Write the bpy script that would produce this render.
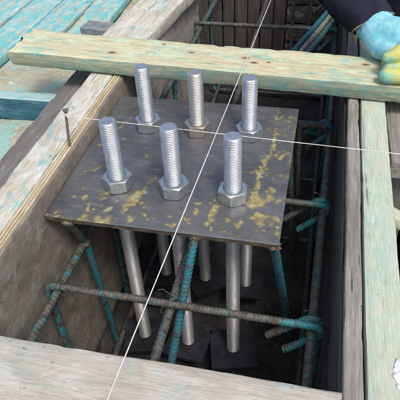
import bpy, bmesh, math, random
from mathutils import Vector, Matrix, noise, Euler
R = math.radians
for o in list(bpy.data.objects): bpy.data.objects.remove(o)
S = bpy.context.scene
C = S.collection

# ------------------------------------------------------------------ camera
cam = bpy.data.cameras.new('camera'); co = bpy.data.objects.new('camera', cam); C.objects.link(co)
co.location = (.1903, -.5898, .5088)
co.rotation_euler = (.8640, .0412, .2149)
cam.sensor_width = 36; cam.lens = 529.3 / 400 * 36
cam.clip_start = .02; cam.clip_end = 500
S.camera = co

# ------------------------------------------------------------------ sky, sun, exposure
SUN_EL, SUN_AZ = 58, 35            # azimuth counted from -y (towards the camera) to +x
sd = Vector((math.sin(R(SUN_AZ)) * math.cos(R(SUN_EL)), -math.cos(R(SUN_AZ)) * math.cos(R(SUN_EL)), math.sin(R(SUN_EL))))
W = bpy.data.worlds.new('World'); S.world = W; W.use_nodes = True
nt = W.node_tree; nt.nodes.clear()
sky = nt.nodes.new('ShaderNodeTexSky'); sky.sky_type = 'NISHITA'; sky.sun_disc = False
sky.sun_elevation = R(SUN_EL); sky.sun_rotation = math.atan2(sd.x, sd.y)
sky.air_density = 1.0; sky.dust_density = 4.0; sky.ozone_density = 1.0
bg = nt.nodes.new('ShaderNodeBackground'); bg.inputs[1].default_value = .13
wo = nt.nodes.new('ShaderNodeOutputWorld')
nt.links.new(sky.outputs[0], bg.inputs[0]); nt.links.new(bg.outputs[0], wo.inputs[0])
sl = bpy.data.lights.new('sun', 'SUN'); sl.energy = 1.5; sl.angle = R(15); sl.color = (1, .96, .9)
so = bpy.data.objects.new('sun', sl); C.objects.link(so)
so.rotation_euler = (-sd).to_track_quat('-Z', 'Y').to_euler(); so.location = (1, -1, 3)
S.render.engine = 'CYCLES'
S.view_settings.view_transform = 'Standard'; S.view_settings.look = 'None'
S.view_settings.gamma = 1; S.view_settings.use_curve_mapping = False
S.view_settings.exposure = .66

# ------------------------------------------------------------------ node helpers
class NT:
    def __init__(s, name):
        s.m = bpy.data.materials.new(name); s.m.use_nodes = True
        s.t = s.m.node_tree; s.b = s.t.nodes['Principled BSDF']
        tc = s.n('ShaderNodeTexCoord'); oi = s.n('ShaderNodeObjectInfo')
        off = s.n('ShaderNodeVectorMath'); off.operation = 'MULTIPLY_ADD'
        s.l(oi.outputs['Random'], off.inputs[0]); off.inputs[1].default_value = (13.1, 7.7, 5.3)
        s.l(tc.outputs['Object'], off.inputs[2])
        s.raw = tc.outputs['Object']; s.co = off.outputs[0]
    def n(s, k): return s.t.nodes.new(k)
    def l(s, a, b): s.t.links.new(a, b)
    def set(s, sock, v):
        if hasattr(v, 'is_output'): s.l(v, sock)
        else: sock.default_value = v
    def scale(s, v, sc):
        m = s.n('ShaderNodeVectorMath'); m.operation = 'MULTIPLY'; s.l(v, m.inputs[0]); m.inputs[1].default_value = sc
        return m.outputs[0]
    def noise(s, sc, detail=5, rough=.6, dist=0., raw=False):
        if not isinstance(sc, (tuple, list)): sc = (sc,) * 3
        k = s.n('ShaderNodeTexNoise'); k.inputs['Scale'].default_value = 1
        k.inputs['Detail'].default_value = detail; k.inputs['Roughness'].default_value = rough
        k.inputs['Distortion'].default_value = dist
        s.l(s.scale(s.raw if raw else s.co, sc), k.inputs['Vector']); return k.outputs['Fac']
    def rng(s, v, a, b, c=0., d=1., smooth=True):
        m = s.n('ShaderNodeMapRange'); m.interpolation_type = 'SMOOTHSTEP' if smooth else 'LINEAR'
        s.l(v, m.inputs[0])
        for i, x in enumerate((a, b, c, d)): m.inputs[i + 1].default_value = x
        return m.outputs[0]
    def math(s, op, a, b=0.):
        m = s.n('ShaderNodeMath'); m.operation = op; s.set(m.inputs[0], a); s.set(m.inputs[1], b); return m.outputs[0]
    def mix(s, f, a, b, mode='MIX'):
        m = s.n('ShaderNodeMix'); m.data_type = 'RGBA'; m.blend_type = mode
        s.set(m.inputs[0], f)
        for i, x in ((6, a), (7, b)):
            if isinstance(x, tuple): x = x + (1,) if len(x) == 3 else x
            s.set(m.inputs[i], x)
        return m.outputs[2]
    def bump(s, h, dist=.001, strength=1.):
        k = s.n('ShaderNodeBump'); k.inputs['Distance'].default_value = dist; k.inputs['Strength'].default_value = strength
        s.l(h, k.inputs['Height']); s.l(k.outputs[0], s.b.inputs['Normal'])
    def out(s, col, rough=.8, metal=0., spec=.3):
        for k, v in (('Base Color', col), ('Roughness', rough), ('Metallic', metal), ('Specular IOR Level', spec)):
            if isinstance(v, tuple): v = v + (1,)
            s.set(s.b.inputs[k], v)
        return s.m

TEAL = (.03, .30, .33)
CYAN = (.10, .52, .58)

def wood(name, a, b, stain=TEAL, lo=.52, hi=.66, amt=.6, pale=None, pale_lo=.5, pale_hi=.7, dirt=.5, rings=.5, stain_scale=(9, 22, 22), bump=.0009, mottle=.5, knots=()):
    t = NT(name)
    g1 = t.noise((6, 150, 150), 7, .68, .35)
    g2 = t.noise((3.2, 24, 24), 5, .62, .7)
    fib = t.noise((40, 700, 700), 4, .7)
    mot = t.noise((55, 85, 85), 7, .72, .3)
    col = t.mix(t.rng(g1, .32, .68), a, b)
    col = t.mix(t.math('MULTIPLY', t.rng(g2, .38, .68), rings), col, tuple(x * .58 for x in a))
    if pale:
        pm = t.math('MULTIPLY', t.rng(t.noise((16, 40, 40), 8, .74, .5), pale_lo, pale_hi), t.rng(mot, .32, .58, .45, 1))
        col = t.mix(pm, col, pale)
    st = t.noise(tuple(1.7 * q for q in stain_scale), 9, .74, .7)
    sm = t.math('MULTIPLY', t.rng(st, lo, hi), amt)
    sm = t.math('MULTIPLY', sm, t.rng(fib, .3, .58, .35, 1))
    sm = t.math('MULTIPLY', sm, t.rng(mot, .34, .56, .4, 1))
    col = t.mix(sm, col, stain)
    col = t.mix(t.math('MULTIPLY', t.rng(mot, .52, .72), mottle), col, t.mix(.5, col, (.16, .13, .09)))
    for (kx, ky, kr) in knots:          # knots with dark rims
        v = t.n('ShaderNodeVectorMath'); v.operation = 'SUBTRACT'; t.l(t.raw, v.inputs[0]); v.inputs[1].default_value = (kx, ky, 0)
        L = t.n('ShaderNodeVectorMath'); L.operation = 'LENGTH'; t.l(t.scale(v.outputs[0], (.6, 1, 0)), L.inputs[0])
        kr *= .72
        dd = t.math('ADD', L.outputs['Value'], t.math('MULTIPLY', t.math('SUBTRACT', mot, .5), kr * 1.2))
        col = t.mix(t.rng(dd, kr * 1.9, kr * .8, 0, .75), col, (.20, .13, .06))
        col = t.mix(t.rng(dd, kr * .75, kr * .4, 0, .8), col, (.035, .04, .035))
    cr = t.rng(t.noise((4.5, 230, 230), 5, .6, .5), .655, .71)
    sp = t.rng(t.noise((120, 190, 190), 4, .6), .655, .73)
    kn = t.rng(t.noise((15, 30, 30), 3, .5, 1.2), .72, .76)
    dm = t.math('MULTIPLY', t.math('MAXIMUM', t.math('MAXIMUM', cr, sp), kn), dirt)
    col = t.mix(dm, col, (.035, .032, .026))
    col = t.mix(t.rng(fib, .34, .68, 0, .38), col, t.mix(.62, col, (.05, .045, .035)))
    h = t.math('ADD', t.math('MULTIPLY', g1, .6), t.math('MULTIPLY', fib, .45))
    h = t.math('ADD', h, t.math('MULTIPLY', mot, .7))
    h = t.math('SUBTRACT', h, t.math('MULTIPLY', cr, .9))
    t.bump(h, bump)
    return t.out(col, .85, 0., .2)

BEAM_KNOTS = [(-.135, .008, .0042), (-.028, .004, .005), (-.008, -.012, .0045), (.018, -.006, .003), (-.29, -.02, .006), (.19, .02, .005), (.30, -.028, .004), (-.20, .034, .003)]
M = {}
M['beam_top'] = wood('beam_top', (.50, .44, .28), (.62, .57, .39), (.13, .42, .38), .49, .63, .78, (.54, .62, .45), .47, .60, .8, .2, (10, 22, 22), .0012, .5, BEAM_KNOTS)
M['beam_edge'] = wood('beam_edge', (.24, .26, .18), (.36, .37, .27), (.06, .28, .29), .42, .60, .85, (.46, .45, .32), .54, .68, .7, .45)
M['left_top'] = wood('left_top', (.46, .41, .32), (.56, .52, .44), (.10, .40, .43), .51, .64, .8, (.60, .61, .56), .45, .60, .9, .3, (11, 20, 20))
M['front'] = wood('front_plank_wood', (.38, .35, .29), (.46, .43, .365), (.22, .36, .40), .50, .66, .5, (.50, .48, .425), .45, .62, .6, .2, (10, 20, 20), .0007)
M['right_grey'] = wood('right_grey', (.20, .185, .165), (.38, .35, .32), (.12, .22, .24), .60, .72, .35, (.44, .41, .36), .56, .72, .95, .5, bump=.0018)
M['right_pale'] = wood('right_pale', (.44, .46, .35), (.50, .55, .45), (.33, .51, .45), .42, .62, .75, (.56, .54, .42), .52, .64, .5, .2, (9, 26, 26))
M['wall_brown'] = wood('wall_brown', (.20, .175, .15), (.32, .29, .25), (.16, .22, .23), .54, .70, .45, (.42, .40, .36), .52, .68, .8, .4, (12, 16, 16), .003, .8)
M['wall_splash'] = wood('wall_splash', (.26, .24, .21), (.40, .37, .33), (.16, .25, .26), .56, .70, .45, (.46, .44, .41), .48, .62, .7, .4, (12, 16, 16), .003, .8)
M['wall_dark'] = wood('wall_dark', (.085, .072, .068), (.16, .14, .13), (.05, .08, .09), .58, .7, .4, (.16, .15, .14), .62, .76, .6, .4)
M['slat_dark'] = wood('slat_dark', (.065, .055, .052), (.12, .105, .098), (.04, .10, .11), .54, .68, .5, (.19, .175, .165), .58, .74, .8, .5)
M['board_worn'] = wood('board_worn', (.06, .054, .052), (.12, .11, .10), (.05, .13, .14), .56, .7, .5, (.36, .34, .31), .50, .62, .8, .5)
M['grey_plank'] = wood('grey_plank', (.14, .135, .13), (.22, .21, .20), (.10, .17, .18), .62, .74, .3, (.30, .28, .26), .56, .70, .8, .4)
M['teal_plank'] = wood('teal_plank', (.04, .15, .19), (.09, .24, .28), (.015, .09, .13), .42, .58, .85, (.26, .32, .31), .56, .68, .7, .5)
M['teal_pale'] = wood('teal_pale', (.36, .50, .48), (.48, .58, .53), (.14, .50, .57), .44, .60, .8, (.56, .54, .45), .54, .68, .6, .3)
M['cyan_board'] = wood('cyan_board', (.42, .42, .32), (.50, .52, .42), (.04, .46, .52), .40, .56, .9, (.44, .58, .54), .46, .60, .6, .3, (14, 26, 26))
M['ply_yellow'] = wood('ply_yellow', (.48, .40, .25), (.61, .55, .39), (.12, .36, .34), .62, .72, .6, (.64, .58, .40), .5, .66, .5, .3)
M['ply_brown'] = wood('ply_brown', (.20, .14, .07), (.32, .23, .12), (.08, .30, .30), .54, .64, .8, None, 0, 1, .5, .4)

def smeared(name, a, b, c):
    t = NT(name)
    n1 = t.noise((17, 24, 24), 9, .72, .1); n2 = t.noise((95, 120, 120), 6, .7); g = t.noise((5, 120, 120), 4, .6)
    col = t.mix(t.rng(n1, .36, .64), a, b)
    col = t.mix(t.rng(g, .52, .72, 0, .4), col, tuple(x * .6 for x in a))
    col = t.mix(t.math('MULTIPLY', t.rng(t.noise((24, 32, 32), 8, .76, .15), .52, .66), .7), col, c)
    col = t.mix(t.rng(n2, .58, .70, 0, .75), col, (.05, .042, .036))
    col = t.mix(t.rng(t.noise(17, 7, .7), .6, .74, 0, .4), col, (.14, .22, .24))
    t.bump(t.math('ADD', n1, t.math('MULTIPLY', n2, .5)), .0025)
    return t.out(col, .9, 0., .15)
M['wall_brown'] = smeared('wall_brown', (.17, .147, .122), (.255, .228, .193), (.34, .315, .28))
M['wall_splash'] = smeared('wall_splash', (.24, .225, .20), (.36, .34, .31), (.46, .44, .41))
def rebar_mat(name, paint, lo, hi, bends=False):
    t = NT(name)
    n1 = t.noise(58, 6, .72); n2 = t.noise(300, 4, .65); n3 = t.noise(95, 5, .7)
    col = t.mix(t.rng(n3, .35, .65), (.050, .048, .043), (.118, .113, .10))
    col = t.mix(t.math('MULTIPLY', t.rng(t.noise(70, 5, .7), .56, .70), .55), col, (.10, .06, .032))
    if bends:                      # paint was daubed on the corners of the stirrups
        sx = t.n('ShaderNodeSeparateXYZ'); t.l(t.raw, sx.inputs[0])
        n1 = t.math('ADD', n1, t.math('ADD', t.rng(sx.outputs[0], .165, .215, 0, .17), t.rng(sx.outputs[0], -.165, -.12, .10, 0)))
    pm = t.math('MULTIPLY', t.rng(n1, lo, hi), t.rng(n3, .36, .52))
    pm = t.math('MULTIPLY', pm, .85)
    col = t.mix(pm, col, t.mix(t.rng(n3, .4, .7), paint, tuple(x * .55 for x in paint)))
    col = t.mix(t.rng(n2, .45, .7, 0, .35), col, (.03, .028, .025))
    t.bump(n2, .0004)
    return t.out(col, .62, .2, .4)
M['rebar'] = rebar_mat('rebar_bare', (.03, .21, .23), .52, .62)
M['rebar_half'] = rebar_mat('rebar_half_painted', (.025, .22, .25), .53, .60)
M['rebar_stirrup'] = rebar_mat('rebar_stirrup', (.02, .30, .33), .57, .66, True)
M['rebar_teal'] = rebar_mat('rebar_painted', (.015, .22, .29), .36, .48)

def zinc(name, base, r0, r1, mott, metal=.85, turned=False):
    t = NT(name)
    n = t.noise((160, 160, 60), 5, .65); f = t.noise(900, 3, .6)
    col = t.mix(t.rng(n, .35, .68), base, tuple(x * mott for x in base))
    rust = t.rng(t.noise((70, 70, 30), 6, .7), .66, .76, 0, .55)
    col = t.mix(rust, col, (.20, .15, .11))
    t.bump(f, .0002)
    if turned:                         # lathe marks spread the reflection along the bar
        tg = t.n('ShaderNodeTangent'); tg.direction_type = 'RADIAL'; tg.axis = 'Z'
        t.l(tg.outputs[0], t.b.inputs['Tangent']); t.b.inputs['Anisotropic'].default_value = .9; t.b.inputs['Anisotropic Rotation'].default_value = .25
    return t.out(col, t.rng(n, .3, .7, r0, r1), metal, .5)
M['zinc'] = zinc('zinc_thread', (.56, .59, .62), .28, .46, .66)
M['nut'] = zinc('zinc_nut', (.52, .57, .58), .24, .44, .7)
M['shank'] = zinc('galvanised_shank', (.97, .97, .97), .34, .50, .72, .75, True)
def dark_steel():
    t = NT('dark_steel'); n = t.noise(45, 6, .65)
    col = t.mix(t.rng(n, .35, .7), (.014, .015, .020), (.03, .033, .042))
    t.bump(t.noise(300, 4), .0004)
    return t.out(col, .75, .3, .25)
M['dark_steel'] = dark_steel()
def weld_mat():
    t = NT('weld'); n = t.noise(260, 5, .7)
    t.bump(n, .0012)
    return t.out(t.mix(t.rng(n, .35, .65), (.07, .06, .055), (.24, .19, .15)), .6, .5, .4)
M['weld'] = weld_mat()

def plate_mat():
    t = NT('plate_steel')
    n1 = t.noise(9, 6, .6, .5); n2 = t.noise((30, 90, 60), 5, .7, .4); f = t.noise(700, 3, .6)
    col = t.mix(t.rng(n1, .35, .68), (.078, .082, .092), (.138, .142, .15))
    col = t.mix(t.rng(n2, .5, .75, 0, .55), col, (.22, .225, .24))
    col = t.mix(t.rng(t.noise(26, 6, .7), .57, .72, 0, .7), col, (.05, .055, .07))
    col = t.mix(t.rng(t.noise((14, 20, 20), 6, .7, .4), .5, .7, 0, .45), col, (.15, .13, .11))
    at = t.n('ShaderNodeAttribute'); at.attribute_name = 'mark'
    brk = t.noise(230, 5, .75); brk2 = t.noise(70, 4, .6)
    mk = t.math('ADD', at.outputs['Fac'], t.math('MULTIPLY', t.math('SUBTRACT', brk, .5), .7))
    mk = t.math('ADD', mk, t.math('MULTIPLY', t.math('SUBTRACT', brk2, .5), .9))
    halo = t.math('MULTIPLY', t.rng(mk, .14, .6), .42)
    col = t.mix(halo, col, (.17, .145, .07))
    mk = t.math('MULTIPLY', t.rng(mk, .46, .86), .85)
    yc = t.mix(t.rng(t.noise(120, 5, .7), .38, .62), (.27, .20, .065), (.42, .37, .17))
    yc = t.mix(t.rng(t.noise(40, 4, .6), .52, .66, 0, .6), yc, (.38, .46, .34))
    col = t.mix(mk, col, yc)
    # scribed setting-out lines
    t.bump(t.math('ADD', f, t.math('MULTIPLY', mk, .6)), .0002)
    rough = t.math('ADD', t.rng(n2, .3, .75, .36, .52), t.math('MULTIPLY', mk, .3))
    return t.out(col, rough, .35, .5)
M['plate'] = plate_mat()
def edge_mat():
    t = NT('plate_edge'); n = t.noise((60, 60, 200), 5, .7)
    t.bump(n, .0006)
    return t.out(t.mix(t.rng(n, .4, .66), (.05, .05, .055), (.17, .12, .06)), .6, .3, .4)
M['plate_edge'] = edge_mat()

def simple(name, a, b, sc, rough=.8, bump=0., bs=None, spec=.3):
    t = NT(name); n = t.noise(sc, 5, .65)
    if bump: t.bump(t.noise(bs or sc, 5, .7), bump)
    return t.out(t.mix(t.rng(n, .33, .67), a, b), rough, 0., spec)
M['string'] = simple('string', (.54, .50, .45), (.70, .67, .62), 600, .9, .0003, (200, 900, 900))
M['nail'] = simple('nail_steel', (.07, .065, .06), (.16, .15, .14), 300, .5)
M['mortar'] = simple('white_mortar', (.50, .50, .49), (.80, .79, .78), 130, .9, .002, 160)
M['stone'] = simple('stone', (.42, .38, .30), (.58, .53, .43), 60, .9, .002, 120)
M['rubble'] = simple('rubble', (.03, .03, .03), (.10, .09, .08), 40, .9, .001, 150)
M['angle_steel'] = simple('angle_steel', (.12, .135, .15), (.24, .25, .26), 40, .5, .0006, 200)
M['cloth'] = simple('navy_cloth', (.010, .011, .02), (.022, .024, .038), 30, .9, .0006, 900, .15)
M['cloth_blue'] = simple('faded_navy_cloth', (.035, .045, .07), (.06, .075, .11), 30, .9, .0006, 900, .15)
M['cuff'] = simple('cuff_edge', (.16, .15, .15), (.28, .27, .26), 300, .95, .0006, 900, .15)
M['skin'] = simple('skin', (.42, .25, .18), (.48, .29, .21), 30, .6)
M['hair'] = simple('hair', (.015, .012, .01), (.03, .024, .02), 200, .7, .001, (300, 300, 60))

def ground_mat():
    t = NT('soil')
    n = t.noise(7, 8, .68, .4); f = t.noise(75, 6, .7)
    col = t.mix(t.rng(n, .35, .66), (.34, .31, .22), (.48, .45, .35))
    col = t.mix(t.rng(f, .5, .72, 0, .7), col, (.58, .54, .42))
    ln = t.n('ShaderNodeVectorMath'); ln.operation = 'LENGTH'; t.l(t.raw, ln.inputs[0])      # spilled stain only round the work place
    col = t.mix(t.math('MULTIPLY', t.rng(t.noise(11, 7, .72, .6), .45, .60, 0, .75), t.rng(ln.outputs['Value'], 1.5, .6)), col, (.26, .54, .52))
    col = t.mix(t.rng(t.noise(160, 4, .6), .62, .72, 0, .7), col, (.10, .08, .06))
    t.bump(t.math('ADD', f, n), .006)
    return t.out(col, .95, 0., .1)
M['soil'] = ground_mat()
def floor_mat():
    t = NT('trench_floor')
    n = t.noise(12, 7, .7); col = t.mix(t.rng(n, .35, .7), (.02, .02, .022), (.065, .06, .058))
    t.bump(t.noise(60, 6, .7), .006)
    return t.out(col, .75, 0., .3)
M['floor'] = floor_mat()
def glove_mat():
    t = NT('glove')
    at = t.n('ShaderNodeAttribute'); at.attribute_name = 'dip'
    n = t.noise(55, 5, .65); k = t.noise(500, 3, .6)
    cy = t.mix(t.rng(n, .3, .72), (.14, .48, .60), (.34, .64, .72))
    ye = t.mix(t.rng(t.noise(34, 5, .65), .46, .70), (.44, .46, .15), (.10, .38, .36))
    mk = t.math('ADD', at.outputs['Fac'], t.math('MULTIPLY', t.math('SUBTRACT', n, .5), .7))
    col = t.mix(t.rng(mk, .38, .58), cy, ye)
    col = t.mix(t.rng(t.noise(28, 5, .7), .62, .74, 0, .5), col, (.05, .07, .07))
    wv = t.n('ShaderNodeTexWave'); wv.inputs['Scale'].default_value = 160; wv.inputs['Distortion'].default_value = 1.5; t.l(t.raw, wv.inputs['Vector'])
    t.bump(t.math('ADD', t.math('MULTIPLY', k, .8), t.math('MULTIPLY', wv.outputs['Fac'], t.rng(mk, .38, .58, .38, .04))), .0011)
    return t.out(col, .85, 0., .2)
M['glove'] = glove_mat()

# ------------------------------------------------------------------ object helpers
def tag(o, label=None, cat=None, group=None, kind=None):
    for k, v in (('label', label), ('category', cat), ('group', group), ('kind', kind)):
        if v: o[k] = v
    return o
def empty(name, loc=(0, 0, 0), rot=(0, 0, 0)):
    o = bpy.data.objects.new(name, None); o.empty_display_size = .02; C.objects.link(o)
    o.location = loc; o.rotation_euler = rot; return o
def mesh_obj(name, verts, faces, mat, parent=None, smooth=True, mats=None, midx=None):
    me = bpy.data.meshes.new(name); me.from_pydata(verts, [], faces); me.update()
    bm = bmesh.new(); bm.from_mesh(me); bmesh.ops.recalc_face_normals(bm, faces=bm.faces); bm.to_mesh(me); bm.free()
    for m in (mats or [mat]): me.materials.append(m)
    if midx: me.polygons.foreach_set('material_index', midx)
    me.polygons.foreach_set('use_smooth', [smooth] * len(me.polygons))
    o = bpy.data.objects.new(name, me); C.objects.link(o)
    if parent: o.parent = parent
    return o
def shade_sharp(o, ang=35):
    bm = bmesh.new(); bm.from_mesh(o.data)
    for e in bm.edges:
        if len(e.link_faces) == 2 and e.calc_face_angle(0) > R(ang): e.smooth = False
    bm.to_mesh(o.data); bm.free(); return o

def plank(name, L, Wd, T, loc, rot=(0, 0, 0), mat='front', parent=None, seed=0, amp=.0008, edge=.003, step=.008, mats=None, side=None, ragged=0., warp=0.):
    """sawn board: length along local x, width along y, thickness along z, centred; worn arrises and uneven faces"""
    rnd = random.Random(seed)
    nW = max(3, int(Wd / .012)); nT = max(2, int(T / .012)); e = edge
    prof = []
    def run(x0, y0, x1, y1, n, s):
        for i in range(n): prof.append((x0 + (x1 - x0) * i / n, y0 + (y1 - y0) * i / n, s))
    w, t = Wd / 2, T / 2
    run(-w + e, -t, w - e, -t, nW, 'b'); prof.append((w - e, -t, 'b')); prof.append((w - e * .3, -t + e * .3, 'b'))
    run(w, -t + e, w, t - e, nT, 'p'); prof.append((w, t - e, 'p')); prof.append((w - e * .3, t - e * .3, 't'))
    run(w - e, t, -w + e, t, nW, 't'); prof.append((-w + e, t, 't')); prof.append((-w + e * .3, t - e * .3, 'm'))
    run(-w, t - e, -w, -t + e, nT, 'm'); prof.append((-w, -t + e, 'm')); prof.append((-w + e * .3, -t + e * .3, 'b'))
    n = max(2, int(L / step)); k = len(prof); V = []; F = []; mi = []
    off = Vector((rnd.uniform(0, 90), rnd.uniform(0, 90), rnd.uniform(0, 90)))
    for i in range(n + 1):
        x = -L / 2 + L * i / n
        for j, (y, z, s) in enumerate(prof):
            xx = x
            if ragged:
                a = max(0, 1 - (x + L / 2) / .09)
                xx += a * ragged * (noise.noise(Vector((y * 45, z * 30, 0)) + off) + .5 + .5 * noise.noise(Vector((y * 160, z * 120, 3)) + off))
            q = Vector((x * 9, y * 40, z * 40)) + off
            d = amp * (noise.noise(q) + .5 * noise.noise(Vector((x * 30, y * 220, z * 220)) + off))
            r = math.hypot(y / w, z / t) if True else 1
            yy = y * (1 + d / w); zz = z * (1 + d / t)
            corner = (abs(y) > w - e * 1.1 and abs(z) > t - e * 1.1)
            if corner:
                c = max(0, noise.noise(Vector((x * 45, (y > 0) * 7., (z > 0) * 9.)) + off)) ** 2 * amp * 3.2
                yy -= math.copysign(c, y); zz -= math.copysign(c, z)
            zz += warp * ((x / (L / 2)) ** 2 - .3)
            V.append((xx, yy, zz))
    for i in range(n):
        for j in range(k):
            a = i * k + j; b = i * k + (j + 1) % k
            F.append((a, b, b + k, a + k)); mi.append(1 if (side and prof[j][2] in side) else 0)
    F.append(tuple(range(k - 1, -1, -1))); F.append(tuple(range(n * k, n * k + k))); mi += [1 if side else 0] * 2
    ml = [M[x] for x in (mats or [mat])]
    o = mesh_obj(name, V, F, None, parent, True, ml, mi if len(ml) > 1 else None)
    o.location = loc; o.rotation_euler = rot
    return shade_sharp(o, 40)
ALONG_Y = R(90)

def frames(pts):
    T = []
    for i in range(len(pts)):
        a = pts[max(0, i - 1)]; b = pts[min(len(pts) - 1, i + 1)]; T.append((b - a).normalized())
    up = Vector((0, 0, 1)) if abs(T[0].z) < .9 else Vector((0, 1, 0))
    N = [(up - T[0] * up.dot(T[0])).normalized()]
    for i in range(1, len(pts)):
        v = N[-1] - T[i] * N[-1].dot(T[i]); N.append(v.normalized())
    return T, N
def resample(pts, step):
    P = [Vector(p) for p in pts]; out = [P[0]]; carry = 0
    for a, b in zip(P, P[1:]):
        d = (b - a).length
        if d < 1e-9: continue
        s = step - carry
        while s <= d: out.append(a.lerp(b, s / d)); s += step
        carry = d - (s - step)
    if (out[-1] - P[-1]).length > step * .3: out.append(P[-1])
    return out
def fillet(pts, r, n=8):
    P = [Vector(p) for p in pts]; out = [P[0]]
    for i in range(1, len(P) - 1):
        a = (P[i - 1] - P[i]).normalized(); b = (P[i + 1] - P[i]).normalized()
        ang = a.angle(b); d = r / math.tan(ang / 2)
        p0 = P[i] + a * d; p1 = P[i] + b * d
        c = P[i] + (a + b).normalized() * (r / math.sin(ang / 2))
        u = p0 - c; v = p1 - c; th = u.angle(v)
        for k in range(n + 1):
            f = k / n
            out.append(c + (u * math.sin((1 - f) * th) + v * math.sin(f * th)) / math.sin(th))
    return out + [P[-1]]
def tube(name, pts, r, mat, parent=None, seg=10, step=.004, rib=0., pitch=.007, taper=None, wob=0., seed=0):
    P = resample(pts, step); T, N = frames(P); V = []; F = []
    s = 0
    for i, p in enumerate(P):
        if i: s += (P[i] - P[i - 1]).length
        B = T[i].cross(N[i]); rr = r if not taper else r * (taper[0] + (taper[1] - taper[0]) * i / (len(P) - 1))
        for j in range(seg):
            th = 2 * math.pi * j / seg
            h = 1
            if rib:                       # two rows of slanting crescent ribs and two lengthwise seams
                loc_ = th if th < math.pi else th - math.pi
                c = .5 + .5 * math.cos(2 * math.pi * s / pitch + (1.5 if th < math.pi else -1.5) * (loc_ - math.pi / 2))
                h = 1 + rib * max(c ** 2.5 * math.sin(loc_) ** .5, .75 if min(loc_, math.pi - loc_) < .1 else 0)
            if wob: h += wob * noise.noise(Vector((s * 60 + seed, math.cos(th), math.sin(th))))
            V.append(p + (N[i] * math.cos(th) + B * math.sin(th)) * rr * h)
    n = len(P)
    for i in range(n - 1):
        for j in range(seg):
            a = i * seg + j; b = i * seg + (j + 1) % seg; F.append((a, b, b + seg, a + seg))
    F.append(tuple(range(seg - 1, -1, -1))); F.append(tuple(range((n - 1) * seg, n * seg)))
    o = mesh_obj(name, V, F, M[mat], parent); return shade_sharp(o, 60)
def box_obj(name, sx, sy, sz, loc, mat, parent=None, rotz=0, bev=.001):
    bm = bmesh.new(); bmesh.ops.create_cube(bm, size=1)
    for v in bm.verts: v.co = Vector((v.co.x * sx, v.co.y * sy, v.co.z * sz))
    bmesh.ops.bevel(bm, geom=list(bm.edges), offset=bev, segments=2, affect='EDGES', profile=.6)
    me = bpy.data.meshes.new(name); bm.to_mesh(me); bm.free(); me.materials.append(M[mat])
    o = bpy.data.objects.new(name, me); C.objects.link(o); o.location = loc; o.rotation_euler = (0, 0, rotz)
    if parent: o.parent = parent
    return o
def lump(name, r, loc, mat, parent=None, seed=0, amp=.35, freq=1.6, sub=3):
    bm = bmesh.new(); bmesh.ops.create_icosphere(bm, subdivisions=sub, radius=1)
    for v in bm.verts:
        k = 1 + amp * noise.noise(v.co * freq + Vector((seed * 7.1, 0, 0))) + amp * .5 * noise.noise(v.co * freq * 3 + Vector((seed, 0, 0)))
        v.co = Vector((v.co.x * r[0], v.co.y * r[1], v.co.z * r[2])) * k
    for f in bm.faces: f.smooth = True
    me = bpy.data.meshes.new(name); bm.to_mesh(me); bm.free(); me.materials.append(M[mat])
    o = bpy.data.objects.new(name, me); C.objects.link(o); o.location = loc
    if parent: o.parent = parent
    return o

# ------------------------------------------------------------------ ground with the excavated trench
FL = -.45                       # trench floor
GL = -.10                        # ground beside the forms
def ground():
    xs = [-60, -8, -2] + [-1.2 + .05 * i for i in range(19)] + [-.262, -.26, .0, .30, .31, .395, .40] + [.45 + .05 * i for i in range(16)] + [2, 8, 60]
    ys = [-60, -8, -2, -1] + [-.7 + .05 * i for i in range(4)] + [-.46, -.45] + [-.4 + .05 * i for i in range(34)] + [1.285, 1.29] + [1.35 + .05 * i for i in range(9)] + [3, 8, 60]
    V = []; F = []
    for y in ys:
        for x in xs:
            pit = -.261 < x < .397 and -.455 < y < 1.287
            if pit: z = FL
            else:
                z = GL + .008 * noise.noise(Vector((x * 9, y * 9, 0))) + .004 * noise.noise(Vector((x * 31, y * 31, 5)))
            V.append((x, y, z))
    n = len(xs)
    for j in range(len(ys) - 1):
        for i in range(n - 1): a = j * n + i; F.append((a, a + 1, a + 1 + n, a + n))
    o = mesh_obj('ground', V, F, M['soil']); shade_sharp(o, 50)
    for v in ():
        pass
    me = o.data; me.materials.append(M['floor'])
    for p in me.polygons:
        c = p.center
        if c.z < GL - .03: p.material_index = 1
    return tag(o, kind='structure')
ground()

def gravel(name, boxes, mat, seed):
    rnd = random.Random(seed); V = []; F = []
    for (x0, x1, y0, y1, z, n, r0, r1) in boxes:
        for _ in range(n):
            c = Vector((rnd.uniform(x0, x1), rnd.uniform(y0, y1), z)); r = r0 + (r1 - r0) * rnd.random() ** 3
            bm = bmesh.new(); bmesh.ops.create_icosphere(bm, subdivisions=1, radius=r)
            q = Euler((rnd.uniform(0, 6), rnd.uniform(0, 6), rnd.uniform(0, 6))).to_matrix(); k = Vector((rnd.uniform(.7, 1.4), rnd.uniform(.6, 1.1), rnd.uniform(.5, .9)))
            b0 = len(V)
            for v in bm.verts: p = Vector((v.co.x * k.x, v.co.y * k.y, v.co.z * k.z)) * rnd.uniform(.85, 1.15); V.append(c + q @ p)
            for f in bm.faces: F.append(tuple(b0 + v.index for v in f.verts))
            bm.free()
    return tag(mesh_obj(name, V, F, M[mat], None, False), kind='stuff')
tag(gravel('gravel', [(-.9, -.35, -.1, .62, GL + .001, 420, .0012, .008)], 'stone', 3), 'small pale gravel scattered over the soil beside the left formwork', 'gravel')
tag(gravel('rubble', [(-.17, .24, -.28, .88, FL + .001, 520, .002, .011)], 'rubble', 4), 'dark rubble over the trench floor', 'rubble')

# ------------------------------------------------------------------ formwork
def at_y(*a, **k): return plank(*a, **k)
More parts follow.
